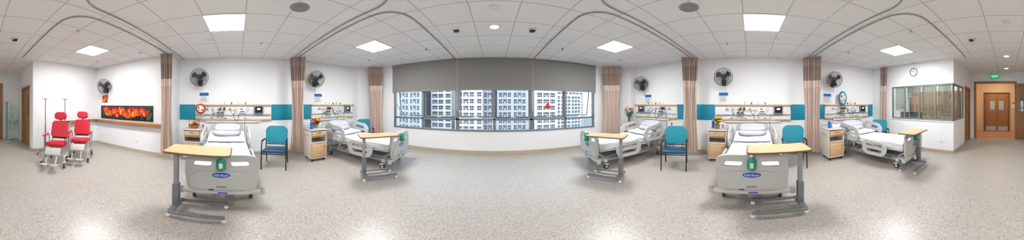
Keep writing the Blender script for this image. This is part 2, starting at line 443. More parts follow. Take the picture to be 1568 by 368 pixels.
curtain(4.2, -1.68, .50, 55); curtain(-3.82, -1.80, .30, -60)
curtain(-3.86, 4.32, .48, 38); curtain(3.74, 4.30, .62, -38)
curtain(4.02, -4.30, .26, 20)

# ------------------------------------------------------------ bed
def make_bed():
    b = B()
    for s_ in (-1, 1):
        b.box((1.25, s_*.30, .20), (1.9, .06, .07), plas_d, .012)
        for x in (.38, 2.12):
            b.cyl((x, s_*.40-.02, .065), (x, s_*.40+.02, .065), .062, dark_m, seg=18)
            b.cyl((x, s_*.40-.028, .065), (x, s_*.40+.028, .065), .03, plas, seg=12)
            b.box((x-.01, s_*.40, .125), (.09, .07, .04), plas, .015)
            b.cyl((x, s_*.38, .13), (x, s_*.36, .2), .02, gmetal)
        b.tube([(.75, s_*.25, .22), (1.05, s_*.25, .46)], .022, gmetal); b.tube([(1.75, s_*.25, .22), (1.45, s_*.25, .46)], .022, gmetal)
    for x in (.35, 2.14): b.box((x, 0, .21), (.1, .84, .08), plas, .02)
    b.box((1.25, 0, .235), (1.5, .5, .05), plas, .015)
    b.box((1.25, 0, .34), (.5, .3, .12), gmetal, .02)
    b.box((2.38, 0, .275), (.09, 1.0, .055), plas, .02)
    b.box((2.28, 0, .24), (.16, .8, .05), plas, .015)
    for s_ in (-1, 1):
        b.cyl((2.37, s_*.53, .22), (2.37, s_*.53, .31), .042, plas, seg=18); b.cyl((2.37, s_*.53, .31), (2.37, s_*.53, .325), .03, plas_d)
        b.cyl((.04, s_*.5, .42), (.04, s_*.5, .48), .04, plas)
    b.box((1.55, 0, .47), (1.5, .9, .05), plas, .015)
    b.box((.45, 0, .545), (.78, .88, .05), plas, .015, rot=(0, R(13), 0))
    b.box((1.2, 0, .41), (2.2, .5, .06), plas_d, .01)
    b.box((1.56, 0, .56), (1.48, .86, .13), sheet_m, .04, seg=3)
    b.box((.47, 0, .645), (.80, .86, .13), sheet_m, .04, rot=(0, R(13), 0), seg=3)
    k = b.mi(sheet_m); rows = []
    NX, NY = 60, 40
    for i in range(NX+1):
        x = .15+2.15*i/NX; row = []
        zt = .64 + (max(0, (.86-x))*math.tan(R(13)))
        for j in range(NY+1):
            q = -1+2*j/NY; a = abs(q)
            wr = .006*math.sin(x*13+q*7)+.005*math.sin(x*29-q*19)+.004*math.sin(x*7+q*33)
            if a < .72: y = q/.72*.44; z = zt+wr
            else:
                t = (a-.72)/.28; y = math.copysign(.445+.012*math.sin(x*24)*t, q); z = zt+wr*(1-t)-t*(.135+.015*math.sin(x*9+1))
            row.append(b.bm.verts.new((x, y, z)))
        rows.append(row)
    for A, C in zip(rows, rows[1:]):
        for j in range(NY):
            f = b.bm.faces.new([A[j], A[j+1], C[j+1], C[j]]); f.material_index = k; f.smooth = True
    b.ell((.36, 0, .82), (.20, .34, .06), pill_m, e=.6, rot=(0, R(14), .03), seg=28)
    b.ell((.30, .01, .915), (.19, .33, .055), pill_m, e=.6, rot=(0, R(18), -.04), seg=28)
    b.box((.78, 0, .70), (.22, .80, .035), sheet_m, .016, rot=(0, R(8), 0), seg=3)
    b.panel([rpoly([(-.43, .29), (.43, .29), (.475, .58), (.455, .80), (.30, .83), (-.30, .83), (-.455, .80), (-.475, .58)], .07),
             rpoly([(-.37, .665), (-.13, .665), (-.11, .745), (-.35, .745)], .03), rpoly([(.37, .665), (.13, .665), (.11, .745), (.35, .745)], .03)], .03, plas, frame((2.36, 0, 0), (0, 1, 0), (0, 0, 1)), .008)
    b.panel([rpoly([(-.40, .34), (.40, .34), (.42, .50), (.26, .60), (-.26, .60), (-.42, .50)], .06)], .012, plas, frame((2.386, 0, 0), (0, 1, 0), (0, 0, 1)), .004)
    el = [(.115*math.cos(a), .55+.036*math.sin(a)) for a in [2*math.pi*i/36 for i in range(36)]]
    b.panel([el], .006, blue_m, frame((2.400, 0, 0), (0, 1, 0), (0, 0, 1)), .002)
    b.text('Hill-Rom', .052, white_p, frame((2.407, 0, .55), (0, 1, 0), (0, 0, 1)))
    b.box((2.40, 0, .365), (.01, .12, .018), gmetal, .004); b.box((2.425, .02, .28), (.006, .12, .02), blue_m)
    b.panel([rpoly([(-.42, .48), (.42, .48), (.46, .75), (.42, .97), (-.42, .97), (-.46, .75)], .08), rpoly([(-.3, .84), (.3, .84), (.28, .91), (-.28, .91)], .03)], .03, plas, frame((.05, 0, 0), (0, 1, 0), (0, 0, 1)), .008)
    for s_ in (-1, 1):
        G = frame((0, s_*.505, 0), (1, 0, 0), (0, 0, 1))
        b.panel([rpoly([(.30, .58), (.42, .52), (.90, .52), (1.04, .60), (1.07, .78), (.95, .90), (.44, .97), (.30, .88)], .07),
                 rpoly([(.40, .80), (.92, .74), (.90, .83), (.45, .90)], .03), rpoly([(.44, .61), (.62, .60), (.62, .70), (.42, .72)], .03), rpoly([(.70, .60), (.90, .61), (.96, .68), (.70, .70)], .03)], .022, plas, G, .006)
        b.box((.66, s_*.525, .77), (.12, .012, .05), gmetal, .004)
        b.panel([rpoly([(1.20, .34), (1.32, .26), (1.80, .26), (1.90, .34), (1.93, .50), (1.82, .60), (1.28, .62), (1.18, .52)], .06),
                 rpoly([(1.30, .48), (1.82, .47), (1.78, .54), (1.34, .55)], .025), rpoly([(1.36, .33), (1.76, .33), (1.80, .41), (1.32, .42)], .03)], .022, plas, G, .006)
        for x in (.6, .85, 1.4, 1.7): b.box((x, s_*.475, .44), (.05, .05, .14), plas_d, .01)
    b.tube([(.06, .47, .45), (.06, .47, 1.18)], .01, steel)
    b.tube([(2.30, -.3, .33), (2.36, -.25, .30), (2.39, -.1, .31)], .008, dark_m)
    b.box((2.405, .0, .71), (.035, .12, .15), green_b, .012)
    b.lathe([(0, 0), (.042, 0), (.046, .03), (.046, .15), (.026, .175), (.018, .19), (.018, .205)], green_b, (2.435, 0, .64), seg=18)
    b.lathe([(0, .25), (.014, .245), (.016, .21), (.022, .205), (.022, .19)], white_p, (2.435, 0, .64), seg=12)
    b.box((2.455, 0, .893), (.06, .018, .014), white_p, .004)
    b.box((2.4815, 0, .72), (.003, .045, .07), white_p)
    return b.mesh('bed_mesh', 40)
bed = make_bed()
put('hospital_bed', bed, (-4.43, -.30, 0), 2)
put('hospital_bed', bed, (-4.43, 2.88, 0), 8)
put('hospital_bed', bed, (4.45, -.06, 0), 179)
put('hospital_bed', bed, (4.43, 2.88, 0), 172)
put('hospital_bed', bed, (4.43, -2.95, 0), 188)

# ------------------------------------------------------------ overbed table
def make_table(h):
    b = B(); L = .37
    b.panel([rpoly([(-.19, -L), (.19, -L), (.19, L), (-.19, L)], .05)], .018, wood_l, frame((0, 0, h), (1, 0, 0), (0, 1, 0)), .004)
    b.tube([(p[0], p[1], h) for p in rpoly([(-.195, -L-.005), (.195, -L-.005), (.195, L+.005), (-.195, L+.005)], .05)], .012, wood_d, closed=True, seg=6)
    b.box((0, -.16, h-.025), (.14, .40, .03), gmetal, .008)
    b.box((0, -.28, (h+.10)/2), (.075, .055, h-.12), plas_d, .012)
    b.box((0, -.28, .27), (.105, .08, .38), gmetal, .014)
    b.box((0, -.28, .10), (.36, .09, .045), gmetal, .018)
    for s_ in (-1, 1):
        b.box((s_*.17, 0, .085), (.055, .64, .035), gmetal, .014)
        for y in (-.31, .31):
            b.cyl((s_*.17-.012, y, .028), (s_*.17+.012, y, .028), .027, white_p, seg=14)
            b.cyl((s_*.17, y, .03), (s_*.17, y, .075), .012, gmetal)
    b.tube([(.06, -.2, h-.03), (.14, -.2, h-.05)], .006, dark_m)
    return b.mesh('tbl')
t95 = make_table(.945); t90 = make_table(.89)
put('overbed_table', t95, (-1.85, -.46, 0), 0)
put('overbed_table', t95, (1.97, -.34, 0), 0)
put('overbed_table', t90, (-2.08, 2.40, 0), -32)
put('overbed_table', t90, (2.0, 2.42, 0), 30)
put('overbed_table', t90, (1.95, -3.05, 0), 8)

# ------------------------------------------------------------ bedside cabinet
def make_cab():
    b = B(); w, d, h = .46, .46, .86
    b.bb((-d/2, -w/2, .09), (d/2, -w/2+.02, h-.03), cream_m, .004); b.bb((-d/2, w/2-.02, .09), (d/2, w/2, h-.03), cream_m, .004)
    b.bb((-d/2, -w/2+.02, .09), (-d/2+.02, w/2-.02, h-.03), cream_m); b.bb((-d/2, -w/2+.02, .09), (d/2, w/2-.02, .12), cream_m)
    b.bb((-d/2+.02, -w/2+.02, .50), (d/2-.01, w/2-.02, .52), cream_m); b.bb((-d/2+.02, -w/2+.02, .66), (d/2-.01, w/2-.02, .675), cream_m)
    b.box((0, 0, h-.015), (d+.04, w+.04, .03), plas, .012)
    b.bb((d/2-.015, -w/2+.03, .69), (d/2+.008, w/2-.03, h-.045), wood_l, .003)
    b.bb((d/2-.015, -w/2+.03, .13), (d/2+.008, w/2-.03, .49), wood_l, .003)
    b.box((d/2+.02, 0, .79), (.02, .12, .012), steel, .004); b.box((d/2+.02, .15, .40), (.02, .012, .10), steel, .004)
    b.tube([(-d/2+.01, -w/2+.01, h), (-d/2+.01, -w/2+.01, h+.06), (-d/2+.01, w/2-.01, h+.06), (-d/2+.01, w/2-.01, h)], .008, plas_d)
    b.tube([(-.15, -w/2-.01, .72), (-.15, -w/2-.045, .72), (.15, -w/2-.045, .72), (.15, -w/2-.01, .72)], .007, steel)
    for x in (-.17, .17):
        for y in (-.17, .17):
            b.cyl((x, y-.012, .032), (x, y+.012, .032), .031, dark_m); b.cyl((x, y, .04), (x, y, .09), .01, gmetal)
    return b.mesh('cab')
cab = make_cab()
put('bedside_cabinet', cab, (-4.22, -1.17, 0), 0)
put('bedside_cabinet', cab, (-3.86, 1.96, 0), 0)
put('bedside_cabinet', cab, (4.2, .83, 0), 180)
put('bedside_cabinet', cab, (4.13, 3.80, 0), 180)
put('bedside_cabinet', cab, (3.88, -2.14, 0), 180)

# ------------------------------------------------------------ visitor armchair
def make_chair():
    b = B()
    b.box((.02, 0, .44), (.50, .50, .075), navy_m, .03, rot=(0, R(-3), 0), seg=3)
    b.panel([rpoly([(-.24, -.19), (.24, -.19), (.26, .14), (.18, .22), (-.18, .22), (-.26, .14)], .07)], .04, teal_v, frame((-.25, 0, .74), (0, 1, 0), (-.18, 0, 1)), .014)
    for s_ in (-1, 1):
        b.tube([(.25, s_*.27, 0), (.23, s_*.27, .38), (.21, s_*.27, .62), (.16, s_*.27, .655), (-.12, s_*.27, .655), (-.21, s_*.265, .62)], .013, black_m)
        b.tube([(-.32, s_*.26, 0), (-.24, s_*.26, .30), (-.21, s_*.26, .5), (-.27, s_*.25, .86)], .013, black_m)
        b.box((.02, s_*.27, .668), (.28, .05, .025), black_m, .01)
        b.tube([(.23, s_*.27, .38), (-.22, s_*.26, .38)], .011, black_m)
    for x, z in ((.22, .38), (-.22, .38), (-.21, .52)): b.tube([(x, -.26, z), (x, .26, z)], .011, black_m)
    return b.mesh('chair')
ch = make_chair()
put('visitor_armchair', ch, (-3.66, .84, 0), -22)
put('visitor_armchair', ch, (3.32, 1.66, 0), 200)
put('visitor_armchair', ch, (3.72, -1.02, 0), 170)
put('visitor_armchair', ch, (-3.98, 3.92, 0), -35)
put('visitor_armchair', ch, (3.86, -3.94, 0), 140)

# ------------------------------------------------------------ geriatric recliner
def make_recl():
    b = B()
    b.box((.0, 0, .52), (.50, .46, .10), red_m, .035, rot=(0, R(-5), 0), seg=3)
    d = Vector((-.30, 0, 1)).normalized()
    def bk(c, hh, w, th=.09):
        b.panel([rpoly([(-w/2, -hh/2), (w/2, -hh/2), (w/2*.92, hh/2), (-w/2*.92, hh/2)], .07)], th, red_m, frame(c, (0, 1, 0), d), .015)
    bk((-.30, 0, .84), .40, .42); bk((-.39, 0, 1.19), .16, .30)
    b.box((-.37, 0, 1.03), (.02, .07, .2), steel, .005, rot=(0, R(-17), 0))
    b.box((-.35, 0, .80), (.03, .38, .44), dark_m, .01, rot=(0, R(-17), 0))
    for s_ in (-1, 1):
        b.tube([(-.36, s_*.23, .45), (-.47, s_*.23, .95), (-.58, s_*.23, 1.02)], .013, steel)
        b.box((-.02, s_*.29, .73), (.36, .07, .04), red_m, .018)
        b.tube([(.12, s_*.29, .71), (.12, s_*.29, .36), (-.28, s_*.29, .36), (-.28, s_*.29, .68), (-.1, s_*.29, .71)], .014, steel)
        b.tube([(.28, s_*.25, .26), (.32, s_*.27, .14)], .013, plas); b.tube([(-.38, s_*.25, .26), (-.38, s_*.27, .14)], .013, plas)
        b.box((-.05, s_*.26, .27), (.78, .045, .045), plas, .012)
        for x in (.33, -.39):
            b.cyl((x, s_*.27-.016, .072), (x, s_*.27+.016, .072), .07, dark_m, seg=20); b.cyl((x, s_*.27-.02, .072), (x, s_*.27+.02, .072), .035, plas)
            b.box((x, s_*.27, .145), (.10, .06, .03), plas, .01)
        b.box((.60, s_*.11, .16), (.20, .17, .02), plas, .008, rot=(0, R(-12), 0))
        b.tube([(.27, s_*.11, .46), (.50, s_*.11, .15)], .012, steel)
    b.box((.35, 0, .40), (.05, .36, .18), plas, .02, rot=(0, R(-32), 0), seg=3)
    for x in (-.38, .2): b.box((x, 0, .27), (.05, .5, .04), plas, .01)
    b.box((-.08, 0, .37), (.36, .34, .16), plas, .03)
    b.tube([(-.58, -.23, 1.02), (-.60, 0, 1.03), (-.58, .23, 1.02)], .014, black_m)
    return b.mesh('recl')
rm = make_recl()
put('geriatric_recliner_chair', rm, (-1.78, -3.62, 0), 48)
put('geriatric_recliner_chair', rm, (-2.50, -3.66, 0), 44)
b = B()
for i in range(5):
    a = 2*math.pi*i/5; b.tube([(0, 0, .12), (.25*math.cos(a), .25*math.sin(a), .07)], .014, steel)
    b.cyl((.25*math.cos(a)-.01, .25*math.sin(a), .03), (.25*math.cos(a)+.01, .25*math.sin(a), .03), .028, dark_m)
b.cyl((0, 0, .1), (0, 0, .9), .018, gmetal); b.cyl((0, 0, .9), (0, 0, 1.68), .013, gmetal)
for a in (0, 1.57, 3.14, 4.71): b.tube([(0, 0, 1.66), (.07*math.cos(a), .07*math.sin(a), 1.65), (.10*math.cos(a), .10*math.sin(a), 1.67), (.10*math.cos(a), .10*math.sin(a), 1.70)], .006, gmetal)
ivm = b.mesh('iv')
put('iv_drip_stand', ivm, (-1.80, -4.42, 0)); put('iv_drip_stand', ivm, (-2.42, -4.36, 0))

# ------------------------------------------------------------ wall fan
def make_fan():
    b = B(); r = .25
    b.box((.02, 0, -.12), (.04, .11, .18), dark_m, .015)
    b.tube([(.04, 0, -.14), (.12, 0, -.16), (.16, 0, -.05)], .022, dark_m)
    M = Matrix.Translation((.30, 0, 0)) @ Euler((0, R(90+14), 0)).to_matrix().to_4x4()
    b.lathe([(0, -.20), (.05, -.20), (.075, -.17), (.08, -.09), (.06, -.04), (.02, -.02)], dark_m, M=M, seg=20)
    b.lathe([(0, .075), (.055, .07), (.06, .06), (.05, .055)], dark_m, M=M, seg=20)
    for rr, zz in ((r, 0), (r, .015), (.20, .055), (.15, .066), (.10, .07), (.20, -.055), (.14, -.075)):
        b.tube([M @ Vector((rr*math.cos(a), rr*math.sin(a), zz)) for a in [2*math.pi*i/40 for i in range(40)]], .007 if rr == r else .0035, dark_m, closed=True, seg=5)
    for i in range(40):
        a = 2*math.pi*i/40; c, s_ = math.cos(a), math.sin(a)
        b.tube([M @ Vector((q*c, q*s_, z)) for q, z in ((.05, .068), (.15, .066), (.20, .055), (r, .0), (.20, -.055), (.07, -.08))], .0022, dark_m, seg=3)
    k = b.mi(dark_m)
    for i in range(3):
        a0 = 2*math.pi*i/3; pts = []
        for q, a, z in ((.03, -.3, -.01), (.12, -.45, -.025), (.21, -.35, -.03), (.225, .05, 0), (.20, .5, .03), (.12, .5, .03), (.03, .3, .01)):
            pts.append(b.bm.verts.new(M @ Vector((q*math.cos(a+a0), q*math.sin(a+a0), z))))
        f = b.bm.faces.new(pts); f.material_index = k
    b.tube([(.03, .03, -.2), (.04, .04, -.3), (.02, .03, -.42)], .003, dark_m, seg=4)
    return b.mesh('fan')
fan = make_fan()
for (x, y, z, rz) in ((-4.7, -1.10, 2.26, 5), (-4.7, 2.35, 2.28, -12), (4.7, .76, 2.26, 185), (4.7, 3.62, 2.22, 200), (4.7, -2.58, 2.28, 165), (-4.05, -4.2, 2.12, 25)):
    put('wall_fan', fan, (x, y, z), rz)

# ------------------------------------------------------------ bedhead service units
def make_head(ya, yb, flip=1):
    b = B()
    b.bb((.001, ya, 1.06), (.035, yb, 1.47), white_p, .004)
    b.bb((.001, ya-.02, 1.465), (.09, yb+.02, 1.50), wood_l, .004)
    b.bb((.001, ya, 1.04), (.07, yb, 1.075), wood_l, .004)
    b.bb((.035, ya+.02, 1.18), (.06, yb-.02, 1.22), steel, .004)
    b.bb((.001, ya+.3, .98), (.05, yb-.3, 1.04), white_p, .004)
    L = yb-ya; f = lambda t: (ya+L*t) if flip > 0 else (yb-L*t)
    cols = [blue_m, white_p, red_m, green_b, dark_m, white_p]
    for i in range(8):
        y = f(.16+i*.075); b.box((.045, y, 1.36), (.02, .10, .10), cream_m if i % 3 else plas, .006); b.box((.057, y, 1.36), (.01, .035, .035), cols[i % 6], .004)
    for t in (.22, .40, .66): b.box((.05, f(t), 1.11), (.03, .16, .05), white_p, .006); b.box((.067, f(t), 1.11), (.004, .06, .02), dark_m)
    for t in (.31, .36):
        y = f(t)
        b.lathe([(0, 0), (.045, 0), (.05, .12), (.048, .13)], clear_m, (.12, y, 1.12), seg=18); b.lathe([(.052, .13), (.052, .15), (.02, .16), (0, .16)], dark_m, (.12, y, 1.12), seg=18)
        b.tube([(.12, y, 1.28), (.13, y+.03, 1.34), (.07, y+.06, 1.36)], .007, dark_m); b.box((.09, y+.06, 1.38), (.06, .05, .07), dark_m, .01)
    y = f(.24); b.cyl((.09, y, 1.26), (.09, y, 1.40), .014, clear_m); b.box((.085, y, 1.245), (.04, .04, .04), steel, .008); b.cyl((.09, y, 1.15), (.09, y, 1.23), .024, clear_m)
    b.cyl((.09, y+.035, 1.25), (.11, y+.05, 1.25), .014, green_b)
    y = f(.50); b.cyl((.05, y, 1.28), (.09, y, 1.28), .045, white_p, seg=20); b.cyl((.05, y, 1.28), (.085, y, 1.28), .055, dark_m, seg=20)
    b.tube([(.07, y, 1.23), (.09, y+.03, 1.12), (.10, y+.10, 1.02), (.09, y+.16, 1.10), (.07, y+.15, 1.2)], .007, dark_m)
    y = f(.62); b.box((.085, y, 1.30), (.09, .20, .08), white_p, .005); b.box((.131, y, 1.30), (.003, .12, .03), blue_m)
    y = f(.83); b.box((.08, y, 1.34), (.06, .26, .26), gmetal, .015); b.box((.112, y, 1.35), (.004, .20, .17), scr_m); b.box((.115, y, 1.37), (.002, .10, .06), white_p)
    b.tube([(.07, y-.1, 1.21), (.09, y-.12, .95), (.08, y-.05, .85), (.07, y, 1.04)], .005, white_p, seg=5)
    y = f(.10); b.tube([(.05, y, 1.33), (.08, y, 1.1), (.12, y+.02, .92)], .005, white_p, seg=5); b.box((.12, y+.02, .88), (.03, .035, .09), red_m, .008)
    for i in range(5):
        y = f(.30+.09*i); b.cyl((.045, y, 1.50), (.045, y, 1.56+.02*(i % 2)), .018, [white_p, cream_m, blue_m, white_p, green_b][i]); b.cyl((.045, y, 1.56), (.045, y, 1.59), .009, white_p)
    return b
def teal(b, ya, yb): b.bb((.001, ya, 1.04), (.02, yb, 1.5), teal_m, .003)
b = make_head(-1.25, .95); teal(b, -1.76, -1.27); teal(b, .97, 1.60)
b.obj('bedhead_service_panel', (-4.7, 0, 0), 0)
b = make_head(-1.02, 1.17); teal(b, -1.60, -1.04); teal(b, 1.19, 1.66)
b.obj('bedhead_service_panel', (4.699, 0, 0), 180)
b = make_head(2.25, 3.94); teal(b, 1.80, 2.23)
b.obj('bedhead_service_panel', (-4.7, 0, 0), 0)
b = make_head(-3.94, -2.25, flip=-1); teal(b, -2.23, -1.80)
b.obj('bedhead_service_panel', (4.699, 0, 0), 180)
b = make_head(2.30, 4.10); teal(b, 1.86, 2.28); teal(b, 4.12, 4.36)
b.obj('bedhead_service_panel', (4.699, 0, 0), 180)

b = B(); b.box((.006, 0, 0), (.008, .30, .32), white_p, .003); b.box((.0115, 0, .10), (.003, .27, .09), blue_m)
for i in range(4): b.box((.0115, -.02, .02-i*.04), (.002, .20-.03*(i % 2), .012), gmetal)
nm = b.mesh('notice')
for (x, y, rz) in ((-4.7, -1.0, 0), (-4.7, 2.5, 0), (4.7, .78, 180), (4.7, 3.4, 180), (4.7, -2.4, 180)): put('notice_board', nm, (x, y, 1.70), rz)

# ------------------------------------------------------------ handrail, poster
b = B()
b.box((-3.96, -3.36, .90), (.045, 2.76, .11), wood_o, .015); b.box((-3.96, -3.36, .84), (.03, 2.76, .02), steel, .004)
for y in (-4.6, -3.9, -3.2, -2.5, -2.1): b.box((-4.015, y, .90), (.07, .05, .05), steel, .008)
b.obj('handrail_west')
b = B(); b.box((-3.22, -4.72, .90), (1.40, .045, .11), wood_o, .015)
for x in (-3.8, -3.2, -2.6): b.box((x, -4.77, .90), (.05, .06, .05), steel, .008)
b.obj('handrail_south')
b = B(); PW, PH = 2.18, .46
b.box((.013, 0, 0), (.024, PW, PH), darkred, .003)
rnd = random.Random(5)
dl = 0
def petal(cx, cz, a, L, wd, m_):
    global dl
    pts = []
    for q in range(20):
        t = 2*math.pi*q/20; u = L*.5*(1-math.cos(t)); v = wd*math.sin(t)*(.75+.35*math.sin(t/2))
        px = cx+u*math.sin(a)+v*math.cos(a); pz = cz+u*math.cos(a)-v*math.sin(a)
        pts.append((max(-PW/2+.004, min(PW/2-.004, px)), max(-PH/2+.004, min(PH/2-.004, pz))))
    dl += .00004
    fc = [b.bm.verts.new((.0255+dl, p[0], p[1])) for p in pts]
    f = b.bm.faces.new(fc); f.material_index = b.mi(m_)
for i in range(14):
    cx = rnd.uniform(-PW/2+.1, PW/2-.1); petal(cx, -.2, rnd.uniform(-.6, .6), rnd.uniform(.2, .38), .022, green_l)
for i in range(16):
    cx = -PW/2+.20+(PW-.40)*((i*.618+.1) % 1); cz = rnd.uniform(-.19, .0); s_ = rnd.uniform(.19, .27)
    c1, c2, c3 = rnd.choice([(redf_m, ora_m, yel_m), (ora_m, yel_m, redf_m), (redf_m, ora_m, ora_m), (redf_m, redf_m, yel_m)])
    t0 = rnd.uniform(-.5, .5)
    for a, wd, m_ in ((-.75, .16, c1), (.75, .16, c1), (-.4, .2, c2), (.4, .2, c2), (0, .22, c1), (-.15, .10, c3), (.2, .07, c2)):
        petal(cx, cz, t0+a, s_*(1 if m_ is not c3 else .7), s_*wd*1.3, m_)
b.obj('tulip_canvas_print', (-4.049, -3.42, 1.23))
b = B(); b.box((0, 0, 0), (.012, .26, .26), redf_m, .003); b.box((.0075, .03, .02), (.003, .14, .14), ora_m); b.box((.009, -.05, -.06), (.003, .10, .08), yel_m)
b.obj('wall_picture', (-4.043, -4.32, 1.70))
b = B(); b.box((.005, 0, 0), (.008, .16, .09), white_p, .003); b.box((.01, 0, 0), (.006, .03, .05), cream_m, .002); sw = b.mesh('sw')
put('wall_socket', sw, (-4.05, -2.9, .35)); put('wall_socket', sw, (-4.05, -4.5, .35)); put('wall_socket', sw, (-4.7, 1.3, .5)); put('wall_socket', sw, (1.9, -4.55, .35), 90)

b = B(); b.lathe([(0, .02), (.12, .02)], white_p, M=Matrix.Rotation(R(-90), 4, 'X')); b.lathe([(.12, .02), (.125, .035), (.145, .03), (.145, 0)], gmetal, M=Matrix.Rotation(R(-90), 4, 'X'))
b.box((.02, .024, .02), (.008, .003, .07), black_m, rot=(0, R(35), 0)); b.box((-.02, .024, .03), (.006, .003, .10), black_m, rot=(0, R(-30), 0))
for i in range(12): b.box((.10*math.sin(i*math.pi/6), .022, .10*math.cos(i*math.pi/6)), (.008, .002, .012), black_m)
b.obj('wall_clock', (2.90, -4.55, 2.58))

# ------------------------------------------------------------ nurse station
b = B()
for x in (3.84, 3.30, 2.72, 2.14, 1.58): b.bb((x-.022, -4.63, 1.0), (x+.022, -4.57, 2.13), alu_m, .004)
for z in (1.02, 2.11): b.bb((1.56, -4.635, z-.022), (3.86, -4.565, z+.022), alu_m, .004)
b.bb((1.56, -4.605, 1.02), (3.84, -4.60, 2.11), glass_g)
b.bb((1.50, -4.66, .97), (3.88, -4.53, 1.0), white_p, .004)
b.obj('window_2')
b = B()
for y in (-4.70, -5.25, -5.80): b.bb((1.56, y-.022, 1.0), (1.62, y+.022, 2.13), alu_m, .004)
for z in (1.02, 2.11): b.bb((1.56, -5.82, z-.022), (1.62, -4.68, z+.022), alu_m, .004)
b.bb((1.59, -5.8, 1.02), (1.595, -4.7, 2.11), glass_g)
b.obj('window_3')
b = B()
for xa, xb, zb in ((1.66, 2.10, 1.10), (2.18, 2.68, 1.10), (2.76, 3.27, 1.75), (3.34, 3.80, 1.30)):
    n = int((2.08-zb)/.035)
    for i in range(n): b.box(((xa+xb)/2, -4.70, 2.08-i*.035), (xb-xa, .028, .002), sage_m, rot=(R(50), 0, 0))
    b.box(((xa+xb)/2, -4.70, zb), (xb-xa, .03, .02), sage_m, .004)
b.obj('venetian_blind')
b = B(); b.bb((1.75, -5.4, .72), (4.6, -4.75, .76), wood_l, .005)
for x in (1.8, 3.1, 4.5): b.bb((x-.02, -5.35, 0), (x+.02, -4.8, .72), cream_m)
b.obj('nurse_station_desk')
b = B(); b.box((0, 0, .30), (.52, .04, .32), scr_m, .01); b.box((0, .03, .1), (.05, .03, .2), dark_m, .005); b.box((0, .03, .01), (.22, .18, .02), dark_m, .006); mo = b.mesh('mon')
put('computer_monitor', mo, (3.08, -4.98, .76), 0); put('computer_monitor', mo, (3.62, -5.02, .76), -20)
b = B(); b.bb((2.0, -7.1, 0), (4.4, -6.7, 2.1), wood_o, .005)
for x in (2.0, 2.6, 3.2, 3.8, 4.4): b.bb((x-.006, -6.695, 0), (x+.006, -6.69, 2.1), wood_d)
for x in (2.5, 2.7, 3.7, 3.9): b.box((x, -6.68, 1.1), (.015, .02, .14), steel)
b.obj('filing_cupboard')

# ------------------------------------------------------------ doors
def door(name, loc, rz, w, h, win=None, m=wood_o, fr=wood_o):
    b = B()
    b.bb((-w/2, -.02, .01), (w/2, .02, h), m, .003)
    for s_ in (-1, 1): b.bb((s_*(w/2+.03)-.03, -.075, 0), (s_*(w/2+.03)+.03, .075, h+.06), fr, .004)
    b.bb((-w/2-.06, -.075, h), (w/2+.06, .075, h+.06), fr, .004)
    b.tube([(w/2-.08, .02, 1.0), (w/2-.08, .06, 1.0), (w/2-.2, .06, 1.0)], .009, steel)
    b.tube([(w/2-.08, -.02, 1.0), (w/2-.08, -.06, 1.0), (w/2-.2, -.06, 1.0)], .009, steel)
    if win:
        for s_ in (-1, 1): b.box((w*.18, s_*.021, 1.5), (win[0], .004, win[1]), glass_t, .001); b.box((w*.18, s_*.02, 1.5), (win[0]+.04, .003, win[1]+.04), wood_d)
    b.box((0, .022, .14), (w*.92, .003, .22), steel)
    b.obj(name, loc, rz)
door('door_1', (-1.60, -5.70, 0), 90, .96, 2.08, (.14, .7))
door('door_2', (1.59, -6.30, 0), 90, .76, 2.12, (.14, .7))
b = B()
for s_ in (-1, 1):
    b.bb((.53+s_*.33-.32, -9.04, 0), (.53+s_*.33+.32, -9.0, 2.1), wood_o, .004)
    b.box((.53+s_*.25, -8.995, 1.45), (.20, .006, .42), glass_t); b.box((.53+s_*.25, -8.998, 1.45), (.24, .004, .46), white_p)
    b.cyl((.53+s_*.06, -8.96, .95), (.53+s_*.06, -8.96, 1.25), .012, steel); b.box((.53+s_*.33, -8.996, .16), (.56, .004, .26), steel)
    b.bb((.53+s_*.68-.03, -9.05, 0), (.53+s_*.68+.03, -8.97, 2.16), wood_d, .004)
b.bb((-.16, -9.05, 2.1), (1.22, -8.97, 2.16), wood_d, .004)
b.obj('door_3')
b = B()
for x in (-.4, 1.36): b.bb((x-.04, -7.15, 0), (x+.04, -6.97, 2.46), wood_o, .005)
b.bb((-.44, -7.15, 2.42), (1.40, -6.97, 2.50), wood_o, .005)
b.obj('trim_1')
b = B(); b.bb((-.86, -6.96, .01), (-.46, -6.92, 2.40), wood_o, .004); b.box((-.66, -6.915, 1.5), (.12, .004, .6), glass_t); b.cyl((-.52, -6.88, .9), (-.52, -6.88, 1.2), .01, steel)
for z in (.92, 1.18): b.cyl((-.52, -6.93, z), (-.52, -6.88, z), .006, steel)
b.obj('door_4')
b = B(); b.box((0, 0, 0), (.40, .05, .17), exit_m, .008); F = frame((0, .028, 0), (-1, 0, 0), (0, 0, 1)); b.text('EXIT', .13, exit_w, F)
b.cyl((-.12, 0, .08), (-.12, 0, .23), .006, steel); b.cyl((.12, 0, .08), (.12, 0, .23), .006, steel)
b.obj('exit_sign', (.48, -6.75, 2.67))
b = B(); b.bb((1.9, -8.9, 0), (3.2, -8.3, 1.0), wood_l, .01); b.bb((1.85, -8.95, 1.0), (3.25, -8.25, 1.04), white_p, .005); b.obj('reception_counter')
b = B(); b.box((-.42, -9.05, 1.5), (.3, .01, .42), white_p, .003); b.box((-.42, -9.04, 1.58), (.22, .006, .15), ora_m); b.obj('corridor_notice')
b = B()
b.lathe([(.0, -.10), (.10, -.10), (.19, -.02), (.22, .0), (.225, .012), (.20, .012), (.16, -.03), (.06, -.07), (0, -.075)], white_p, (-1.28, -6.76, .86), seg=28)
b.cyl((-1.28, -6.85, .50), (-1.28, -6.80, .80), .06, white_p); b.box((-1.28, -6.97, .86), (.46, .06, .14), white_p, .01)
b.tube([(-1.28, -6.94, .90), (-1.28, -6.94, 1.08), (-1.28, -6.86, 1.10), (-1.28, -6.80, 1.04)], .011, steel)
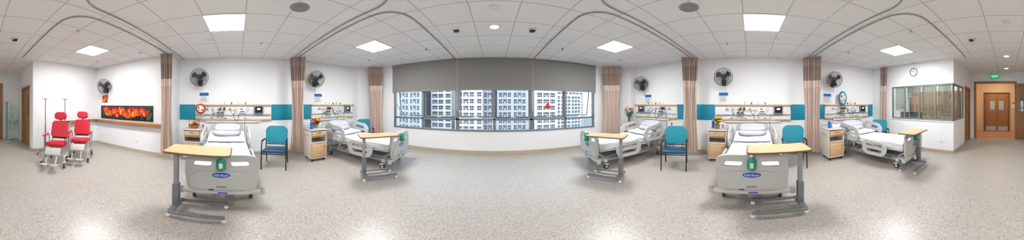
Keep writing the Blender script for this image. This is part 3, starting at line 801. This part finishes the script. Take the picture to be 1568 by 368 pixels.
b.box((-1.28, -6.96, 1.38), (.12, .07, .22), white_p, .015); b.obj('wash_basin')
b = B(); b.box((-.98, -6.5, .86), (.012, .8, 1.50), glass_t)
for y in (-6.88, -6.12): b.box((-.98, y, .84), (.03, .03, 1.55), steel, .004); b.box((-.98, y, .03), (.14, .05, .06), steel, .01)
b.obj('glass_splash_screen')

# ------------------------------------------------------------ flowers, fruit, balloons
def bouquet(name, loc, n, hh, spread, cols, vase, fs=1.0):
    b = B(); r = random.Random(len(name)+n)
    if vase == 'glass': b.lathe([(0, 0), (.05, 0), (.055, .08), (.04, .16), (.055, .2), (.05, .2), (.036, .16)], clear_m); top = .18
    else: b.lathe([(0, 0), (.05, 0), (.07, .10), (.072, .11), (.06, .11), (.045, .02)], wick_m); top = .10
    for i in range(n):
        a = i*2.4; q = spread*math.sqrt((i+.5)/n); z = top+hh*(1-.45*(q/spread)**2)*r.uniform(.75, 1)
        p = Vector((q*math.cos(a), q*math.sin(a), z))
        b.tube([(0, 0, .03), (p.x*.3, p.y*.3, top), tuple(p)], .003, green_l, seg=5)
        m_ = cols[i % len(cols)]; s_ = r.uniform(.026, .038)*fs
        for k in range(7):
            t = k*2*math.pi/7; b.ell(p+Vector((s_*.8*math.cos(t), s_*.8*math.sin(t), .004)), (s_*.55, s_*.55, s_*.35), m_, seg=8)
        b.ell(p+Vector((0, 0, s_*.3)), (s_*.5,)*3, yel_m if m_ is not yel_m else brown_m, seg=8)
    for i in range(int(n*1.6)):
        a = i*1.7+.4; q = spread*r.uniform(.4, 1.1); z = top+hh*r.uniform(.1, .85)
        b.ell((q*math.cos(a), q*math.sin(a), z), (.055, .022, .008), green_l, rot=(r.uniform(-.6, .6), -.7, a), seg=8)
        b.tube([(0, 0, top), (q*math.cos(a)*.8, q*math.sin(a)*.8, z-.02)], .0025, green_l, seg=4)
    return b.obj(name, loc, 0, 60)
bouquet('flower_bouquet', (4.13, 3.80, .862), 22, .40, .17, [whf_m, pink_m, whf_m, redf_m], 'glass')
bouquet('sunflower_arrangement', (4.18, .86, .862), 9, .24, .11, [yel_m, yel_m, ora_m], 'pot', 1.3)
bouquet('flower_basket', (-3.95, 2.02, .862), 12, .15, .13, [yel_m, ora_m, redf_m], 'pot', 1.2)
def fruitbasket(loc):
    b = B(); b.lathe([(0, 0), (.11, 0), (.15, .09), (.155, .1), (.14, .09), (.10, .015), (0, .012)], wick_m)
    b.tube([(0, -.15, .09), (0, -.13, .22), (0, 0, .30), (0, .13, .22), (0, .15, .09)], .008, wick_m)
    r = random.Random(4)
    for i in range(13):
        a = i*2.4; q = .09*math.sqrt(i/13); b.ell((q*math.cos(a), q*math.sin(a), .12+.03*(1-q/.09)), (.034,)*3, [redf_m, ora_m, yel_m, green_l][i % 4], seg=12)
    return b.obj('fruit_basket', loc, 0, 60)
fruitbasket((-4.2, -1.17, .862))
def balloon(name, loc, rz, w, h, c1, c2, c3, txt=None, stick=0):
    b = B()
    b.ell((0, 0, 0), (.06, w, h), c1, seg=28)
    b.ell((.012, 0, 0), (.058, w*.82, h*.82), c2, seg=28)
    b.ell((.028, -w*.28, h*.25), (.045, w*.28, h*.26), c3, seg=14); b.ell((.028, w*.30, -h*.22), (.045, w*.30, h*.3), ora_m, seg=14)
    b.ell((.028, w*.28, h*.38), (.038, w*.2, h*.16), redf_m, seg=14); b.ell((.028, -w*.25, -h*.35), (.038, w*.24, h*.18), teal_m, seg=14)
    if txt: b.text(txt, .07, redf_m, frame((.078, 0, 0), (0, 1, 0), (0, 0, 1)))
    b.cyl((0, 0, -h-.02), (0, 0, -h), .012, c1, r2=.003)
    if stick: b.tube([(0, 0, -h), (-.01, .01, -h-stick*.5), (0, 0, -h-stick)], .003, white_p, seg=5)
    return b.obj(name, loc, rz, 60)
balloon('foil_balloon', (-4.40, -1.04, 1.38), 10, .14, .14, redf_m, whf_m, green_l, 'Get well', .36)
balloon('foil_balloon', (4.50, -2.86, 1.70), 160, .14, .24, teal_m, cream_m, brown_m, None, .58)
b = B(); b.lathe([(0, 0), (.035, 0), (.04, .16), (.03, .19), (.0, .2)], blue_m); b.tube([(.03, 0, .15), (.08, 0, .14), (.075, 0, .05), (.035, 0, .03)], .006, blue_m); jug = b.mesh('jug')
put('water_jug', jug, (3.88, -2.04, .862)); put('water_jug', jug, (4.30, 1.0, .862)); put('water_jug', jug, (-3.76, 1.81, .862))
b = B(); b.box((0, 0, .05), (.12, .24, .10), white_p, .006); b.box((0, 0, .104), (.05, .12, .012), blue_m, .004); tb = b.mesh('tis')
put('tissue_box', tb, (3.9, -2.24, .862))

# ------------------------------------------------------------ world
w = bpy.data.worlds.new('World'); sc.world = w; w.use_nodes = True
n = w.node_tree.nodes; l = w.node_tree.links; bg = n['Background']
tc = n.new('ShaderNodeTexCoord'); sx = n.new('ShaderNodeSeparateXYZ'); cr = n.new('ShaderNodeValToRGB')
cr.color_ramp.elements[0].position = 0; cr.color_ramp.elements[0].color = (.88, .94, 1, 1)
cr.color_ramp.elements[1].position = .8; cr.color_ramp.elements[1].color = (.50, .70, 1, 1)
l.new(tc.outputs['Generated'], sx.inputs[0]); l.new(sx.outputs[2], cr.inputs[0]); l.new(cr.outputs[0], bg.inputs[0]); bg.inputs[1].default_value = 3.4

# ------------------------------------------------------------ camera
cam = bpy.data.cameras.new('Camera'); co = bpy.data.objects.new('Camera', cam); sc.collection.objects.link(co)
co.location = (0, 0, 1.5); co.rotation_euler = (R(90), 0, R(-6.2))
cam.type = 'PANO'
PX = 2500/360.0
def setp(k, v):
    for tgt in (cam, getattr(cam, 'cycles', None)):
        if tgt is None: continue
        try: setattr(tgt, k, v)
        except Exception as e: pass
setp('panorama_type', 'EQUIRECTANGULAR')
setp('longitude_min', -math.pi); setp('longitude_max', math.pi)
setp('latitude_max', R(255/PX)); setp('latitude_min', R(-(586-255)/PX))
sc.camera = co
